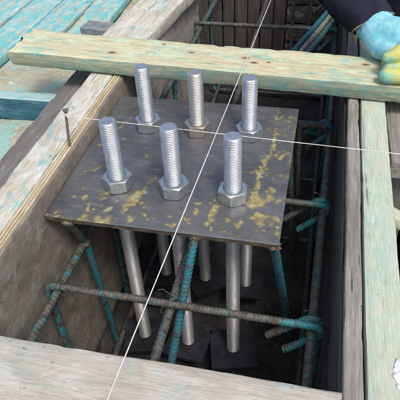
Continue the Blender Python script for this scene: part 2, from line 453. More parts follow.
# left form: squared timber on top, plywood sheet facing the trench
lf = empty('trench_formwork', (-.21, .05, FL))
tag(lf, 'left formwork side with pale teal-stained timber top and layered plywood edge', 'formwork')
inv = Matrix.Translation(-Vector(lf.location))
def P_(o, parent):               # keep world place under an unrotated empty
    o.parent = parent; o.location = Vector(o.location) - Vector(parent.location); return o
P_(plank('timber', .90, .049, .11, (-.2225, -.02, -.026), (0, 0, ALONG_Y), 'left_top', seed=3, amp=.0012, edge=.004), lf)
# plywood: veneers as thin sheets with uneven top edges, the face veneer carries the rough inner side
for i, (x0, x1, dz, m) in enumerate(((-.1975, -.1952, -.002, 'ply_brown'), (-.195, -.1922, .0006, 'ply_yellow'), (-.192, -.1905, -.0022, 'ply_brown'), (-.1903, -.1875, .0, 'ply_yellow'),
                                     (-.1873, -.1858, -.0026, 'ply_brown'), (-.1856, -.1832, -.0004, 'ply_yellow'))):
    P_(plank('veneer', .90, x1 - x0, .12, ((x0 + x1) / 2, -.02, -.031 + dz), (0, 0, ALONG_Y), m, seed=20 + i, amp=.0006, edge=.0005), lf)
P_(plank('facing_sheet', .90, .0052, .425, (-.1806, -.02, -.186), (0, 0, ALONG_Y), 'wall_brown', seed=31, amp=.0009, edge=.002), lf)
for y in (-.30, .02, .33):
    P_(plank('stud', .33, .045, .04, (-.2075, y, FL + .03 + .165 - .03), (0, R(90), 0), 'grey_plank', seed=40, edge=.003), lf)

# far left form: two planks side by side over a mortar-splashed sheet
ff = empty('trench_formwork', (-.2, .68, FL))
tag(ff, 'pair of pale planks capping the left formwork beyond the crossing board', 'formwork')
P_(plank('plank', .56, .064, .032, (-.1865, .706, .0145), (0, 0, R(84)), 'left_top', seed=51, amp=.001), ff)
P_(plank('plank', .56, .046, .034, (-.2435, .701, .0130), (0, 0, R(84.5)), 'left_top', seed=52, amp=.001), ff)
P_(plank('facing_sheet', .50, .014, .38, (-.1800, .655, -.195), (0, 0, R(88)), 'wall_splash', seed=53, amp=.0012), ff)

# right form
rf = empty('trench_formwork', (.27, .2, FL))
tag(rf, 'right formwork side of weathered grey board and wide pale green timber', 'formwork')
P_(plank('facing_board', 1.68, .019, .14, (.2590, .44, -.040), (0, 0, ALONG_Y), 'right_grey', seed=61, amp=.0011, edge=.003), rf)
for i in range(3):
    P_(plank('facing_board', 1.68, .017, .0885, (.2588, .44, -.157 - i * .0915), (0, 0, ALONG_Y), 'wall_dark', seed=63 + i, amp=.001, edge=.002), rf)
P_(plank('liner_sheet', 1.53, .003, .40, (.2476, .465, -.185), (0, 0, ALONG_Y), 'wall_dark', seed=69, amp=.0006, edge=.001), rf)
P_(plank('timber', 1.68, .041, .09, (.2920, .44, -.0155), (0, 0, ALONG_Y), 'right_pale', seed=70, amp=.0009, edge=.003), rf)
for y in (-.3, .2, .7, 1.15):
    P_(plank('stud', .33, .045, .036, (.2900, y, -.226), (0, R(90), 0), 'grey_plank', seed=72), rf)

# end form: narrow upright slats, then level worn boards
ef = empty('trench_formwork', (.03, 1.26, FL))
tag(ef, 'dark formwork end of upright slats and worn level boards closing the trench', 'formwork')
x = -.252; rnd = random.Random(5)
for i in range(7):
    w = rnd.uniform(.039, .046)
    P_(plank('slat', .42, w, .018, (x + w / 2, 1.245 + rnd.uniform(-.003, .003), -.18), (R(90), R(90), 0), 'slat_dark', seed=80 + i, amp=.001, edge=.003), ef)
    x += w + rnd.uniform(.002, .004)
bx0 = x + .002
for i in range(6):
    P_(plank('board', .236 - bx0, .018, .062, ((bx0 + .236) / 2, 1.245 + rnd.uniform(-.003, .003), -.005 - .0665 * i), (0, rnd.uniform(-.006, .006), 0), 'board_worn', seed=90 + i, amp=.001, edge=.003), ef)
P_(plank('light_stop_sheet', .49, .006, .44, (-.008, 1.2645, -.19), (0, 0, 0), 'wall_dark', seed=96), ef)  # unseen sheet added to stop light leaking through the slat gaps
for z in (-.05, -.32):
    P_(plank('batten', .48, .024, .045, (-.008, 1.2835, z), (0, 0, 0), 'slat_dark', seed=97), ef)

# near plank across the trench
tag(plank('near_plank', .4255, .17, .035, (.0358, -.388, .0135), (0, 0, R(.4)), 'front', seed=101, amp=.0009, edge=.004),
    'grey-white weathered plank across the near end of the trench', 'plank')
# board lying across both forms
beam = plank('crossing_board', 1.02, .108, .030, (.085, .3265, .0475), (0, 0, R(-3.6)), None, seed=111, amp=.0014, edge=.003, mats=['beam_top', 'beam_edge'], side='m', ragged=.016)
tag(beam, 'pale green-stained board lying across the trench behind the bolts', 'board')

# ------------------------------------------------------------------ things left of the form
tag(plank('squared_timber', .62, .036, .052, (-.62, .313, -.071), (0, 0, R(1)), None, seed=121, mats=['teal_pale', 'teal_plank'], side='m', amp=.001),
    'dark teal squared timber with pale top lying on the soil at left edge', 'timber')
tag(plank('grey_board', .66, .056, .026, (-.2990, .13, -.0305), (0, R(.2), R(90.3)), 'grey_plank', seed=123, amp=.0016, edge=.003),
    'dark grey board lying alongside the left formwork, over the teal timber', 'board')
tag(plank('wood_block', .09, .05, .055, (-.31, -.15, -.0735), (0, 0, R(8)), 'grey_plank', seed=124), 'small grey wood block under the near end of the grey board', 'block')
for i in range(4):
    L = (.70, .66, .72, .64)[i]
    tag(plank('stained_plank', L, .094, .022, (-.455 - .101 * i, .92 + (.0, .02, -.03, .03)[i] - .02 * i, -.084 + .0015 * (i % 2)), (0, 0, R(90 + (1.5, -.8, 1.0, -1.2)[i])), 'cyan_board', seed=130 + i, amp=.0012),
        ('bright cyan-stained plank on the ground nearest the left formwork', 'second cyan-stained plank from the left formwork', 'third cyan-stained plank from the left formwork', 'outermost cyan-stained plank in the upper left corner')[i],
        'plank', 'cyan-stained planks lying side by side')
# steel angle offcut
an = empty('steel_angle', (-.375, .66, -.072), (0, 0, R(-8)))
tag(an, 'short dark grey steel angle offcut lying on the cyan planks', 'steel angle')
box_obj('flange', .085, .05, .005, (0, 0, .0405), 'angle_steel', an); box_obj('web', .085, .005, .038, (0, -.0225, .019), 'angle_steel', an)
tag(lump('stone', (.022, .018, .015), (-.335, .60, -.060), 'stone', seed=4), 'small pale stone beside the steel angle offcut', 'stone')

# ------------------------------------------------------------------ things right of the form
tag(plank('short_board', .19, .10, .03, (.369, .215, -.009), (0, 0, R(91)), 'right_grey', seed=141, amp=.0012), 'short grey board beside the right formwork, under the crossing board', 'board')
tag(plank('prop', .36, .045, .04, (.345, .17, -.208), (0, R(90), 0), 'grey_plank', seed=142), 'upright grey prop under the short board at right', 'prop')
tag(plank('batten', .155, .026, .018, (.3865, .030, -.0605), (0, R(25), R(-4)), 'right_pale', seed=143), 'short pale batten leaning from the right formwork down to the soil', 'batten')
mb = empty('mortar_splash', (.3085, -.272, .0298)); tag(mb, 'flat white mortar splash on the pale right timber', 'mortar')
for i, (dx, dy, r) in enumerate(((.004, 0, .011), (-.003, .010, .007), (.001, -.012, .008), (-.006, -.003, .006), (.002, .018, .004), (-.009, .004, .0025), (-.006, -.014, .003))):
    lump('dab', (r, r * 1.15, .0008 + r * .03), (dx, dy, 0), 'mortar', mb, seed=i + 3, amp=.28, freq=1.4, sub=4)

# ------------------------------------------------------------------ reinforcement cage
cage = empty('rebar_cage', (.035, .3, FL))
tag(cage, 'rusty steel rebar cage with teal paint traces inside the trench', 'rebar cage')
XL, XM, XR, ZT, ZB = -.150, .021, .2215, -.1, -.42
rl, rs = .0063, .0054
def bar(nm, pts, r, mat, pitch=.0072, rib=.13, parent=cage, step=None):
    return P_(tube(nm, pts, r, mat, None, 16, step or pitch / 7, rib, pitch), parent)
bar('longitudinal_bar', [(XL - .004, -.43, ZT), (XL + .006, 1.23, ZT)], rl, 'rebar_half')
bar('longitudinal_bar', [(XM + .003, -.43, ZT - .001), (XM - .006, 1.23, ZT)], rl, 'rebar_half')
bar('longitudinal_bar', [(XR - .004, -.43, ZT), (XR + .010, .40, ZT), (XR + .008, 1.23, ZT)], rl, 'rebar')
for xx in (XL + .004, XR): bar('longitudinal_bar', [(xx, -.43, ZB), (xx, 1.23, ZB)], rl, 'rebar_half')
def stirrup_pts(tail=.058):
    rr = rl + rs + .0006; p = []
    d = Vector((-.72, 0, -.69)).normalized()
    # hook A: along the top, over the bar, round and back into the core
    a = [Vector((XR + rr * math.cos(t), 0, ZT + rr * math.sin(t))) for t in [R(-46 + 136 * i / 12) for i in range(13)]]
    p += [a[0] + d * tail] + a
    x0, x1, z0, z1 = XL - rr - .005, XR + rr, ZB - rr, ZT + rr
    body = fillet([(XR, 0, z1), (x0, 0, z1), (x0, 0, z0), (x1, 0, z0), (x1, 0, ZT)], .014)
    p += body[1:]
    b = [Vector((XR + rr * math.cos(t), 0, ZT + rr * math.sin(t))) for t in [R(136 * i / 12) for i in range(13)]]
    p += b[1:] + [b[-1] + d * (tail + .012)]
    L = 0; q = [p[0]]
    tot = sum((b - a).length for a, b in zip(p, p[1:])); out = []
    for i, v in enumerate(p):
        if i: L += (p[i] - p[i - 1]).length
        out.append(Vector((v.x, .013 * (L / tot) - .004, v.z)))
    return out
st = None
for i, y in enumerate((-.139, .112, .366, .61, .848, 1.09)):
    if st is None: st = o = tube('stirrup', stirrup_pts(), rs, 'rebar_stirrup', None, 16, .0008, .15, .0055)
    else: o = bpy.data.objects.new('stirrup', st.data); C.objects.link(o)
    o.parent = cage; o.location = Vector((0, y, 0)) - Vector(cage.location)
bar('upright_bar', [(.095, 1.15, -.44), (.095, 1.15, .02)], rs, 'rebar_half', .0055, .15)
bar('upright_bar', [(.150, 1.16, -.44), (.150, 1.16, .02)], rs, 'rebar_half', .0055, .15)
# extra tie by the plate corner
bar('cross_tie', fillet([(.222, .352, -.086), (.168, .352, -.086), (.186, .356, -.43)], .012), rs, 'rebar_half', .0055, .2)
# binding wire at the crossings
def wire(x, y, z, seed):
    rnd = random.Random(seed); pts = []
    for i in range(40):
        t = i / 39 * 4 * math.pi; r = .0145
        pts.append((x + r * .75 * math.cos(t) * .9 + .004 * math.sin(t), y + .010 * math.cos(t) + .003 * i / 39, z + r * math.sin(t)))
    pts += [(x - .010, y + .012, z + .022), (x - .016, y + .006, z + .026)]
    P_(tube('binding_wire', pts, .0008, 'rebar', None, 5, .003), cage)
for i, y in enumerate((-.139, .112, .366)):
    wire(XR + .003, y, ZT + .004, i); wire(XL, y, ZT + .004, i + 9)
wire(XM, -.139, ZT + .004, 21)

# loose painted bars lying on the stirrups beyond the board
for i, (xa, xb, m, lb) in enumerate(((.132, .196, 'rebar_teal', 'bright teal painted bar, leftmost of three lying on the cage'), (.151, .2125, 'stripped', 'pale middle bar of three lying on the cage'), (.170, .229, 'teal_dull', 'dull teal rightmost bar of three lying on the cage'))):
    if m not in M: M[m] = rebar_mat(m, *(((.42, .40, .34), .3, .44) if m == 'stripped' else ((.07, .22, .26), .34, .5)))
    tag(tube('loose_bar', [(xa - .035, .55, -.0735), (xb + .014, .955, -.0735)], .0068, m, None, 12, .004, .0, .008, wob=.03, seed=i), lb, 'bar', 'painted bars lying on the rebar cage')

# ------------------------------------------------------------------ steel template plate
def wobble_seg(p, a, b):
    a = Vector(a); b = Vector(b); ab = b - a; t = 0 if ab.length < 1e-6 else max(0, min(1, (p - a).dot(ab) / ab.length_squared))
    return (p - (a + ab * t)).length
MARKS = [  # segments: ax, ay, bx, by, half width, strength
    (.128, .268, .133, .19, .0022, .8), (.133, .19, .131, .118, .0032, .9), (.131, .118, .121, .07, .0042, .95), (.121, .07, .122, .0, .0045, 1.0),
    (.124, .004, .122, -.01, .007, 1), (.118, .195, .152, .197, .0035, .7), (.126, .182, .155, .18, .004, .75), (.139, .214, .150, .224, .004, .7),
    (.134, .122, .150, .112, .0035, .8), (.150, .112, .158, .128, .004, .8), (.143, .128, .156, .134, .003, .7),
    (.112, .082, .128, .082, .004, .8), (.112, .068, .118, .085, .004, .7),
    (.140, .026, .146, .004, .0055, .9), (.146, .014, .152, .008, .005, .8),
    (.122, -.034, .158, -.030, .0045, .9), (.130, -.042, .140, -.060, .005, .85), (.138, -.036, .152, -.044, .005, .9), (.146, -.058, .148, -.066, .005, .7),
    (.159, -.05, .163, -.075, .004, .7), (.163, .05, .166, .2, .003, .55), (.160, .16, .166, .21, .003, .6),
    (.064, .004, .067, -.022, .0035, .8), (.067, -.022, .064, -.062, .0045, .95), (.066, -.018, .092, -.022, .003, .75), (.068, -.036, .084, -.036, .003, .7),
    (.070, -.052, .080, -.060, .004, .7), (.098, -.038, .106, -.048, .004, .85), (.094, -.048, .102, -.054, .004, .8), (.088, -.074, .112, -.077, .0035, .8),
    (.042, -.022, .044, -.040, .0035, .85), (.034, -.058, .041, -.062, .004, .8), (.004, -.074, .012, -.075, .004, .8), (.020, -.078, .06, -.080, .002, .6),
    (-.004, -.050, .002, -.052, .003, .6), (.052, .018, .054, .014, .003, .5), (-.030, -.058, -.026, -.062, .004, .6), (-.020, -.03, -.014, -.032, .003, .5),
    (-.118, -.054, -.114, -.072, .0065, .95), (-.088, -.054, -.084, -.056, .0055, .95), (-.094, -.080, -.084, -.082, .007, .95), (-.13, -.036, -.128, -.038, .005, .9),
    (-.150, -.034, -.148, -.036, .0045, .8), (-.108, -.024, -.098, -.028, .0055, .8), (-.102, -.018, -.098, -.022, .005, .7), (-.142, -.014, -.140, -.016, .0035, .8),
    (-.066, -.044, -.058, -.020, .0055, .95), (-.060, -.050, -.050, -.008, .0045, .95), (-.050, -.008, -.042, .026, .003, .8), (-.071, -.026, -.066, -.014, .005, .7),
    (-.052, -.064, -.046, -.072, .006, .85), (-.044, -.030, -.034, -.032, .0035, .7), (-.172, -.082, -.110, -.083, .002, .8), (-.16, -.076, -.15, -.079, .004, .7),
    (-.170, -.010, -.158, .018, .002, .5), (-.160, .018, -.134, .044, .0028, .75), (-.134, .044, -.112, .054, .0025, .7),
    (-.158, .10, -.140, .17, .003, .8), (-.140, .17, -.128, .22, .003, .8), (-.150, .12, -.136, .13, .003, .6), (-.134, .21, -.112, .214, .003, .7), (-.150, .20, -.140, .245, .003, .6),
    (-.122, .12, -.116, .118, .004, .6), (-.030, .088, -.010, .090, .003, .6), (-.026, .096, -.018, .106, .003, .6), (.030, .20, .060, .203, .002, .4), (.02, .125, .025, .14, .003, .5),
    (-.07, .086, -.064, .082, .003, .5), (.05, .09, .056, .098, .003, .45), (.045, .06, .052, .064, .003, .45), (.10, .226, .106, .23, .004, .6), (.094, .06, .098, .064, .004, .6), (-.04, .25, -.03, .254, .004, .5)]
_r = random.Random(12)
_seg = MARKS; MARKS = []
for (a, b, c, d, w, q) in _seg:         # each smear is a run of separate dabs
    L_ = math.hypot(c - a, d - b); n_ = max(1, int(L_ / .0065))
    if L_ > .03: MARKS.append((a, b, c, d, w * .6, q * .78))
    for k_ in range(n_ + 1):
        f_ = (k_ + _r.uniform(-.3, .3)) / max(1, n_); x_, y_ = a + (c - a) * f_ + _r.gauss(0, w * .45), b + (d - b) * f_ + _r.gauss(0, w * .45)
        MARKS.append((x_, y_, x_ + _r.gauss(0, w * .5), y_ + _r.gauss(0, w * .6), w * _r.uniform(.5, 1.0), q * _r.uniform(.75, 1.15)))
for _ in range(95):                     # smaller splashes, mostly along the near edge and the right side
    if _r.random() < .55: x_, y_ = _r.uniform(-.16, .16), -.082 + abs(_r.gauss(0, .05))
    else: x_, y_ = .165 - abs(_r.gauss(0, .04)), _r.uniform(-.08, .26)
    MARKS.append((x_, y_, x_ + _r.gauss(0, .003), y_ + _r.gauss(0, .003), _r.uniform(.0012, .0034), _r.uniform(.35, .85)))
px0, px1, py0, py1, pth = -.1745, .1668, -.0843, .2693, .0075
pl = empty('template_plate', (-.004, .09, -pth))
tag(pl, 'square dark steel template plate with yellow marks holding six bolts', 'steel plate')
GRID = {}
for mk_ in MARKS:
    e_ = mk_[4] * 2.6 + .006
    for i_ in range(int((min(mk_[0], mk_[2]) - e_) * 50 + 100), int((max(mk_[0], mk_[2]) + e_) * 50 + 100) + 1):
        for j_ in range(int((min(mk_[1], mk_[3]) - e_) * 50 + 100), int((max(mk_[1], mk_[3]) + e_) * 50 + 100) + 1): GRID.setdefault((i_, j_), []).append(mk_)
def plate():
    n = 190; V = []; F = []; A = []
    for j in range(n + 1):
        for i in range(n + 1):
            x = px0 + (px1 - px0) * i / n; y = py0 + (py1 - py0) * j / n
            p = Vector((x, y)); w = noise.noise(Vector((x * 70, y * 70, 1))) * .004; w2 = noise.noise(Vector((x * 70, y * 70, 9))) * .004
            q = p + Vector((w, w2)); a = 0
            for (ax, ay, bx, by, hw, s) in GRID.get((int(x * 50 + 100), int(y * 50 + 100)), ()):
                d = wobble_seg(q, (ax, ay), (bx, by))
                if d < hw * 2.6: a = max(a, s * max(0, 1 - d / (hw * 2.4)) ** .8)
            z = .0006 * noise.noise(Vector((x * 8, y * 8, 0)))
            if i in (0, n) or j in (0, n): z -= .0007
            V.append((x, y, z)); A.append(a)
    m = n + 1
    for j in range(n):
        for i in range(n): a = j * m + i; F.append((a, a + 1, a + 1 + m, a + m))
    ring = [i for i in range(m)] + [j * m + n for j in range(1, m)] + [n * m + i for i in range(n - 1, -1, -1)] + [j * m for j in range(n - 1, 0, -1)]
    b0 = len(V)
    for k in ring:
        v = V[k]; nn = .0006 * noise.noise(Vector((v[0] * 60, v[1] * 60, 3)))
        V.append((v[0] + nn, v[1] + nn, -pth)); A.append(.12 + .2 * max(0, noise.noise(Vector((v[0] * 40, v[1] * 40, 3)))))
    K = len(ring)
    for k in range(K): F.append((ring[k], ring[(k + 1) % K], b0 + (k + 1) % K, b0 + k))
    F.append(tuple(b0 + k for k in range(K)))
    o = mesh_obj('sheet', V, F, M['plate']); shade_sharp(o, 40); o.data.materials.append(M['plate_edge'])
    for p in o.data.polygons:
        if p.center.z < -.001: p.material_index = 1
    at = o.data.attributes.new('mark', 'FLOAT', 'POINT'); at.data.foreach_set('value', A)
    return P_(o, pl)
plate()
def leg(a, b, mat):
    o = bar('support_leg', [a, b], .0060, mat, .0068, .12, pl)
    w = lump('weld', (.0095, .008, .0075), (a[0], a[1], a[2] + .001), 'weld', seed=a[0] * 50, amp=.4, freq=2.5); P_(w, pl)
leg((-.141, -.079, -.011), (-.1485, -.036, -.094), 'rebar_half')
bar('support_leg', [(-.147, -.034, -.106), (-.155, .003, FL + .001)], .0058, 'rebar_teal', .0068, .12, pl)
P_(lump('weld', (.009, .009, .008), (-.1478, -.036, -.097), 'weld', seed=3, amp=.4, freq=2.5), pl)
leg((.160, -.077, -.011), (.204, .070, FL + .001), 'rebar_teal')
leg((.049, -.078, -.011), (-.011, -.285, FL + .001), 'rebar_teal')
leg((.150, .262, -.011), (.185, .285, FL + .001), 'rebar_half')
leg((-.150, .262, -.011), (-.135, .30, FL + .001), 'rebar_half')
# scribed line in the sheet
sc = mesh_obj('scribe_line', [(.0905, -.0265, .0006), (.0918, -.0265, .0006), (.0838, -.0705, .0006), (.0826, -.0705, .0006)], [(0, 1, 2, 3)], M['nail']); P_(sc, pl)
tk = None

# ------------------------------------------------------------------ anchor bolts
RB = .0128
def thread_mesh():
    V = []; F = []; seg = 32; pitch = .0028; z0, z1 = -.05, 0.0; L = .165; step = .0004
    n = int(L / step)
    for i in range(n + 1):
        z = -L + L * i / n
        for j in range(seg):
            th = 2 * math.pi * j / seg
            u = (z / pitch - th / (2 * math.pi)) % 1
            tri = abs(2 * u - 1); h = min(1, max(0, (tri - .12) / .7))
            r = RB - .0011 * (1 - h)
            c = max(0, z + .0022); r = min(r, RB - c * .75)
            V.append((r * math.cos(th), r * math.sin(th), z))
    for i in range(n):
        for j in range(seg):
            a = i * seg + j; b = i * seg + (j + 1) % seg; F.append((a, b, b + seg, a + seg))
    # end face: slightly uneven saw cut
    prev = n * seg
    for k, rr in enumerate((.92, .6, .3)):
        base = len(V)
        for j in range(seg):
            th = 2 * math.pi * j / seg; r = (RB - .0017) * rr
            V.append((r * math.cos(th), r * math.sin(th), .0003 + .00035 * noise.noise(Vector((math.cos(th) * rr * 3, math.sin(th) * rr * 3, 2)))))
        for j in range(seg): F.append((prev + j, prev + (j + 1) % seg, base + (j + 1) % seg, base + j))
        prev = base
    V.append((0, 0, 0)); c = len(V) - 1
    for j in range(seg): F.append((prev + j, prev + (j + 1) % seg, c))
    F.append(tuple(range(seg - 1, -1, -1)))
    o = mesh_obj('thread', V, F, M['zinc']); shade_sharp(o, 62); return o
def nut_mesh():
    AF = .0405; h = .0205; seg = 72; V = []; F = []; Rc = AF / 2
    def hexr(th):
        t = (th + math.pi / 6) % (math.pi / 3) - math.pi / 6; return Rc / math.cos(t)
    rings = []
    rc = Rc * 1.0
    for kind, z in (('in', .0), ('ch', .0), ('hx', 0), ('hx', 1), ('ch', h), ('in2', h), ('in', h - .002)):
        ring = []
        for j in range(seg):
            th = 2 * math.pi * j / seg; r = hexr(th)
            if kind == 'in': r = RB - .0004
            elif kind == 'in2': r = RB + .0012
            elif kind == 'ch': r = Rc * .97
            zz = z
            if kind == 'hx':
                drop = (r - Rc * .97) * .55; zz = drop if z == 0 else h - drop
            ring.append(len(V)); V.append((r * math.cos(th), r * math.sin(th), zz))
        rings.append(ring)
    for a, b in zip(rings, rings[1:]):
        for j in range(seg): F.append((a[j], a[(j + 1) % seg], b[(j + 1) % seg], b[j]))
    o = mesh_obj('nut', V, F, M['nut']); shade_sharp(o, 22); return o
def shank_mesh():
    V = []; F = []; seg = 28; z0, z1 = -.392 + .012, -.045
    for i in range(21):
        z = z0 + (z1 - z0) * i / 20
        for j in range(seg):
            th = 2 * math.pi * j / seg; r = .0122 * (1 + .006 * noise.noise(Vector((math.cos(th), math.sin(th), z * 20))))
            V.append((r * math.cos(th), r * math.sin(th), z))
    for i in range(20):
        for j in range(seg): a = i * seg + j; b = i * seg + (j + 1) % seg; F.append((a, b, b + seg, a + seg))
    F.append(tuple(range(seg - 1, -1, -1))); F.append(tuple(range(20 * seg, 21 * seg)))
    o = mesh_obj('shank', V, F, M['shank']); return shade_sharp(o, 40)
protos = None
BOLTS = [(-.0885, 0, .1175, 22, 12, .085, 'front left anchor bolt, nearest the upright nail'),
         (.0005, 0, .1165, 4, -6, .085, 'front middle anchor bolt between two others at the near plate edge'),
         (.090, 0, .1105, 30, 14, .092, 'front right anchor bolt standing beside yellow marks'),
         (-.0895, .166, .1185, 2, 4, .08, 'back left anchor bolt, tallest against the crossing board'),
         (0, .166, .1145, 8, 40, .085, 'back middle anchor bolt with brownish tinted nut'),
         (.0895, .166, .1105, -4, 3, .08, 'back right anchor bolt at the far corner of the plate')]
for i, (x, y, zt, ra, rp, ps, lb) in enumerate(BOLTS):
    b = empty('anchor_bolt', (x, y, -.392)); tag(b, lb, 'anchor bolt', 'six anchor bolts in the template plate')
    if protos is None:
        protos = [thread_mesh(), nut_mesh(), shank_mesh()]; parts = protos
    else:
        parts = [p.copy() for p in protos]
        for p in parts: C.objects.link(p)
    for p in parts: p.parent = b
    parts[0].location = (0, 0, zt + .392); parts[0].rotation_euler = (0, 0, R(37 * i))
    parts[1].location = (0, 0, .0006 + .392); parts[1].rotation_euler = (0, 0, R(30 + ra))
    parts[2].location = (0, 0, .392); parts[2].rotation_euler = (0, 0, R(71 * i))
    a = box_obj('anchor_plate', ps * .95, ps * .95, .009, (0, 0, .0058), 'dark_steel', b, R(rp), .0012)
def tinted():
    m = zinc('zinc_nut_brown', (.52, .47, .40), .26, .42, .8); return m
for o in bpy.data.objects:
    if o.name.startswith('nut') and o.parent and o.parent.get('label', '').startswith('back middle'):
        o.data = o.data.copy(); o.data.materials[0] = tinted()
    if o.name.startswith('thread') and o.parent and o.parent.get('label', '').startswith('back middle'):
        o.data = o.data.copy(); o.data.materials[0] = zinc('zinc_thread_warm', (.56, .52, .48), .30, .46, .76)

# ------------------------------------------------------------------ nail and strings
nl = empty('nail', (-.1850, .051, .03)); tag(nl, 'bent upright nail in the left formwork with string tied to it', 'nail')
ntop = Vector((-.1830, .060, .0900))
P_(tube('shaft', [(-.1850, .051, .015), (-.1850, .052, .04), ntop], .0021, 'nail', None, 12, .004), nl)
P_(tube('head', [ntop, ntop + Vector((-.0001, .0003, .0022))], .0048, 'nail', None, 16, .001), nl)
# level string
def hang(a, b, sag, n=60): return [Vector(a).lerp(Vector(b), i / n) + Vector((0, 0, -sag * 4 * (i / n) * (1 - i / n))) for i in range(n + 1)]
knot = []
for i in range(60):
    t = i / 59 * 5 * 2 * math.pi; knot.append(ntop + Vector((.0032 * math.cos(t), .0032 * math.sin(t), -.0035 - .0065 * i / 59)))
a = knot[-1]; b = Vector((.640, -.009, .101))
tailp = [knot[0], ntop + Vector((-.006, -.002, -.018)), Vector((-.197, .050, .046)), Vector((-.2015, .036, .0335)), Vector((-.198, .012, .0318)), Vector((-.190, -.006, .0318)), Vector((-.1835, -.016, .0315))]
def smooth_path(p, it=3):
    for _ in range(it):
        q = [p[0]]
        for u, v in zip(p, p[1:]): q += [u.lerp(v, .25), u.lerp(v, .75)]
        p = q + [p[-1]]
    return p
sA = tube('level_string', list(reversed(smooth_path(tailp))) + knot + hang(a, b, .0008), .0006, 'string', None, 6, .003)
tag(sA, 'thin string running level from the nail past the bolts to the right', 'string')
# long string
pA, pB = Vector((.042, -.376, .0765)), Vector((.074, .583, .0765))
d = (pB - pA) / (pB - pA).y
e0, e1 = pA - d * .10, pA + d * (1.245 + .376)
sB = tube('long_string', hang(e0, e1, .0003), .00068, 'string', None, 6, .004); tag(sB, 'taut white string running lengthwise over the crossing board', 'string')
for p, lb, sink in ((e0, 'nail in the near plank holding the long string', .025), (e1, 'nail at the far formwork end holding the long string', .07)):
    k = empty('nail', (p.x, p.y, p.z - .05)); tag(k, lb, 'nail')
    P_(tube('shaft', [(p.x, p.y + .0016, p.z - .062 if sink < .05 else p.z - .055), (p.x, p.y + .0016, p.z + .006)], .0019, 'nail', None, 10, .004), k)
    P_(tube('head', [(p.x, p.y + .0016, p.z + .006), (p.x, p.y + .0016, p.z + .008)], .0042, 'nail', None, 14, .001), k)
# stake out of the frame that carries the level string
tag(plank('stake', .34, .035, .03, (.6575, -.009, -.035), (0, R(90), 0), 'right_grey', seed=151), 'wooden stake beside the trench holding the level string', 'stake')

# ------------------------------------------------------------------ the worker (only the right arm and hand reach into the picture)
def blob_mesh(name, chains, voxel, mat, parent, smooth_it=6, dip=None):
    V = []; F = []
    for ch in chains:
        pts = [Vector(c[:3]) for c in ch]; rad = [c[3] for c in ch]
        P = []; rr = []
        for i in range(len(pts) - 1):
            n = max(2, int((pts[i + 1] - pts[i]).length / (min(rad[i], rad[i + 1]) * .35)))
            for k in range(n): f = k / n; P.append(pts[i].lerp(pts[i + 1], f)); rr.append(rad[i] + (rad[i + 1] - rad[i]) * f)
        P.append(pts[-1]); rr.append(rad[-1])
        T, N = frames(P); seg = 14; base = len(V)
        caps = [(T[0] * -1, P[0], rr[0]), None]
        rings = []
        for f in (.98, .8, .45): rings.append((P[0] - T[0] * rr[0] * f, rr[0] * math.sqrt(1 - f * f), 0))
        for i in range(len(P)): rings.append((P[i], rr[i], i))
        for f in (.45, .8, .98): rings.append((P[-1] + T[-1] * rr[-1] * f, rr[-1] * math.sqrt(1 - f * f), len(P) - 1))
        for (p, r, i) in rings:
            B = T[i].cross(N[i])
            for j in range(seg):
                th = 2 * math.pi * j / seg; V.append(p + (N[i] * math.cos(th) + B * math.sin(th)) * r)
        n = len(rings)
        for i in range(n - 1):
            for j in range(seg): a = base + i * seg + j; b = base + i * seg + (j + 1) % seg; F.append((a, b, b + seg, a + seg))
        F.append(tuple(base + k for k in range(seg - 1, -1, -1))); F.append(tuple(base + (n - 1) * seg + k for k in range(seg)))
    o = mesh_obj(name, V, F, M[mat])
    rm = o.modifiers.new('skin', 'REMESH'); rm.mode = 'VOXEL'; rm.voxel_size = voxel; rm.use_smooth_shade = True
    sm = o.modifiers.new('soft', 'SMOOTH'); sm.iterations = smooth_it; sm.factor = .5
    dg = bpy.context.evaluated_depsgraph_get(); me = bpy.data.meshes.new_from_object(o.evaluated_get(dg))
    o.modifiers.clear(); old = o.data; o.data = me; bpy.data.meshes.remove(old)
    if not me.materials: me.materials.append(M[mat])
    me.polygons.foreach_set('use_smooth', [True] * len(me.polygons))
    if dip:
        at = me.attributes.new('dip', 'FLOAT', 'POINT'); at.data.foreach_set('value', [dip(v.co) for v in me.vertices])
    if parent: P_(o, parent)
    return o
pe = empty('person', (.55, 1.02, GL)); tag(pe, 'crouching worker in navy jacket, blue-yellow gloved hand on crossing board', 'person')
WR = Vector((.284, .428, .100)); EL = Vector((.172, .72, .195)); SH = Vector((.33, .96, .41))
SH2 = Vector((.71, .98, .42)); EL2 = Vector((.80, .78, .24)); WR2 = Vector((.68, .62, .20))
KN, KN2 = Vector((.376, .575, .118)), Vector((.68, .68, .17)); AN, AN2 = Vector((.46, .90, GL + .075)), Vector((.68, .96, GL + .075)); HP, HP2 = Vector((.46, 1.08, .08)), Vector((.62, 1.10, .08))
c4 = lambda v, r: (v[0], v[1], v[2], r)
LEGS = [[c4(HP, .10), c4(KN, .068), c4(KN.lerp(AN, .4), .060), c4(AN, .048)], [c4(HP2, .10), c4(KN2, .068), c4(KN2.lerp(AN2, .4), .060), c4(AN2, .048)]]
body = blob_mesh('body', [
    [c4(WR + (EL - WR) * .12, .030), c4(WR.lerp(EL, .35), .040), c4(WR.lerp(EL, .7), .052), c4(EL, .060), c4(EL.lerp(SH, .5), .066), c4(SH, .078)],
    [c4(WR2, .038), c4(EL2, .056), c4(SH2, .078)],
    [c4(HP.lerp(HP2, .5), .15), (.54, 1.11, .20, .15), (.53, 1.07, .34, .155), (.53, 1.01, .43, .13)],
    [c4(SH, .078), (.53, .99, .46, .09), c4(SH2, .078)],
    [(.53, .97, .48, .058), (.53, .925, .57, .056)]] + LEGS, .012, 'cloth', pe, 8)
body.data.materials.append(M['cloth_blue'])
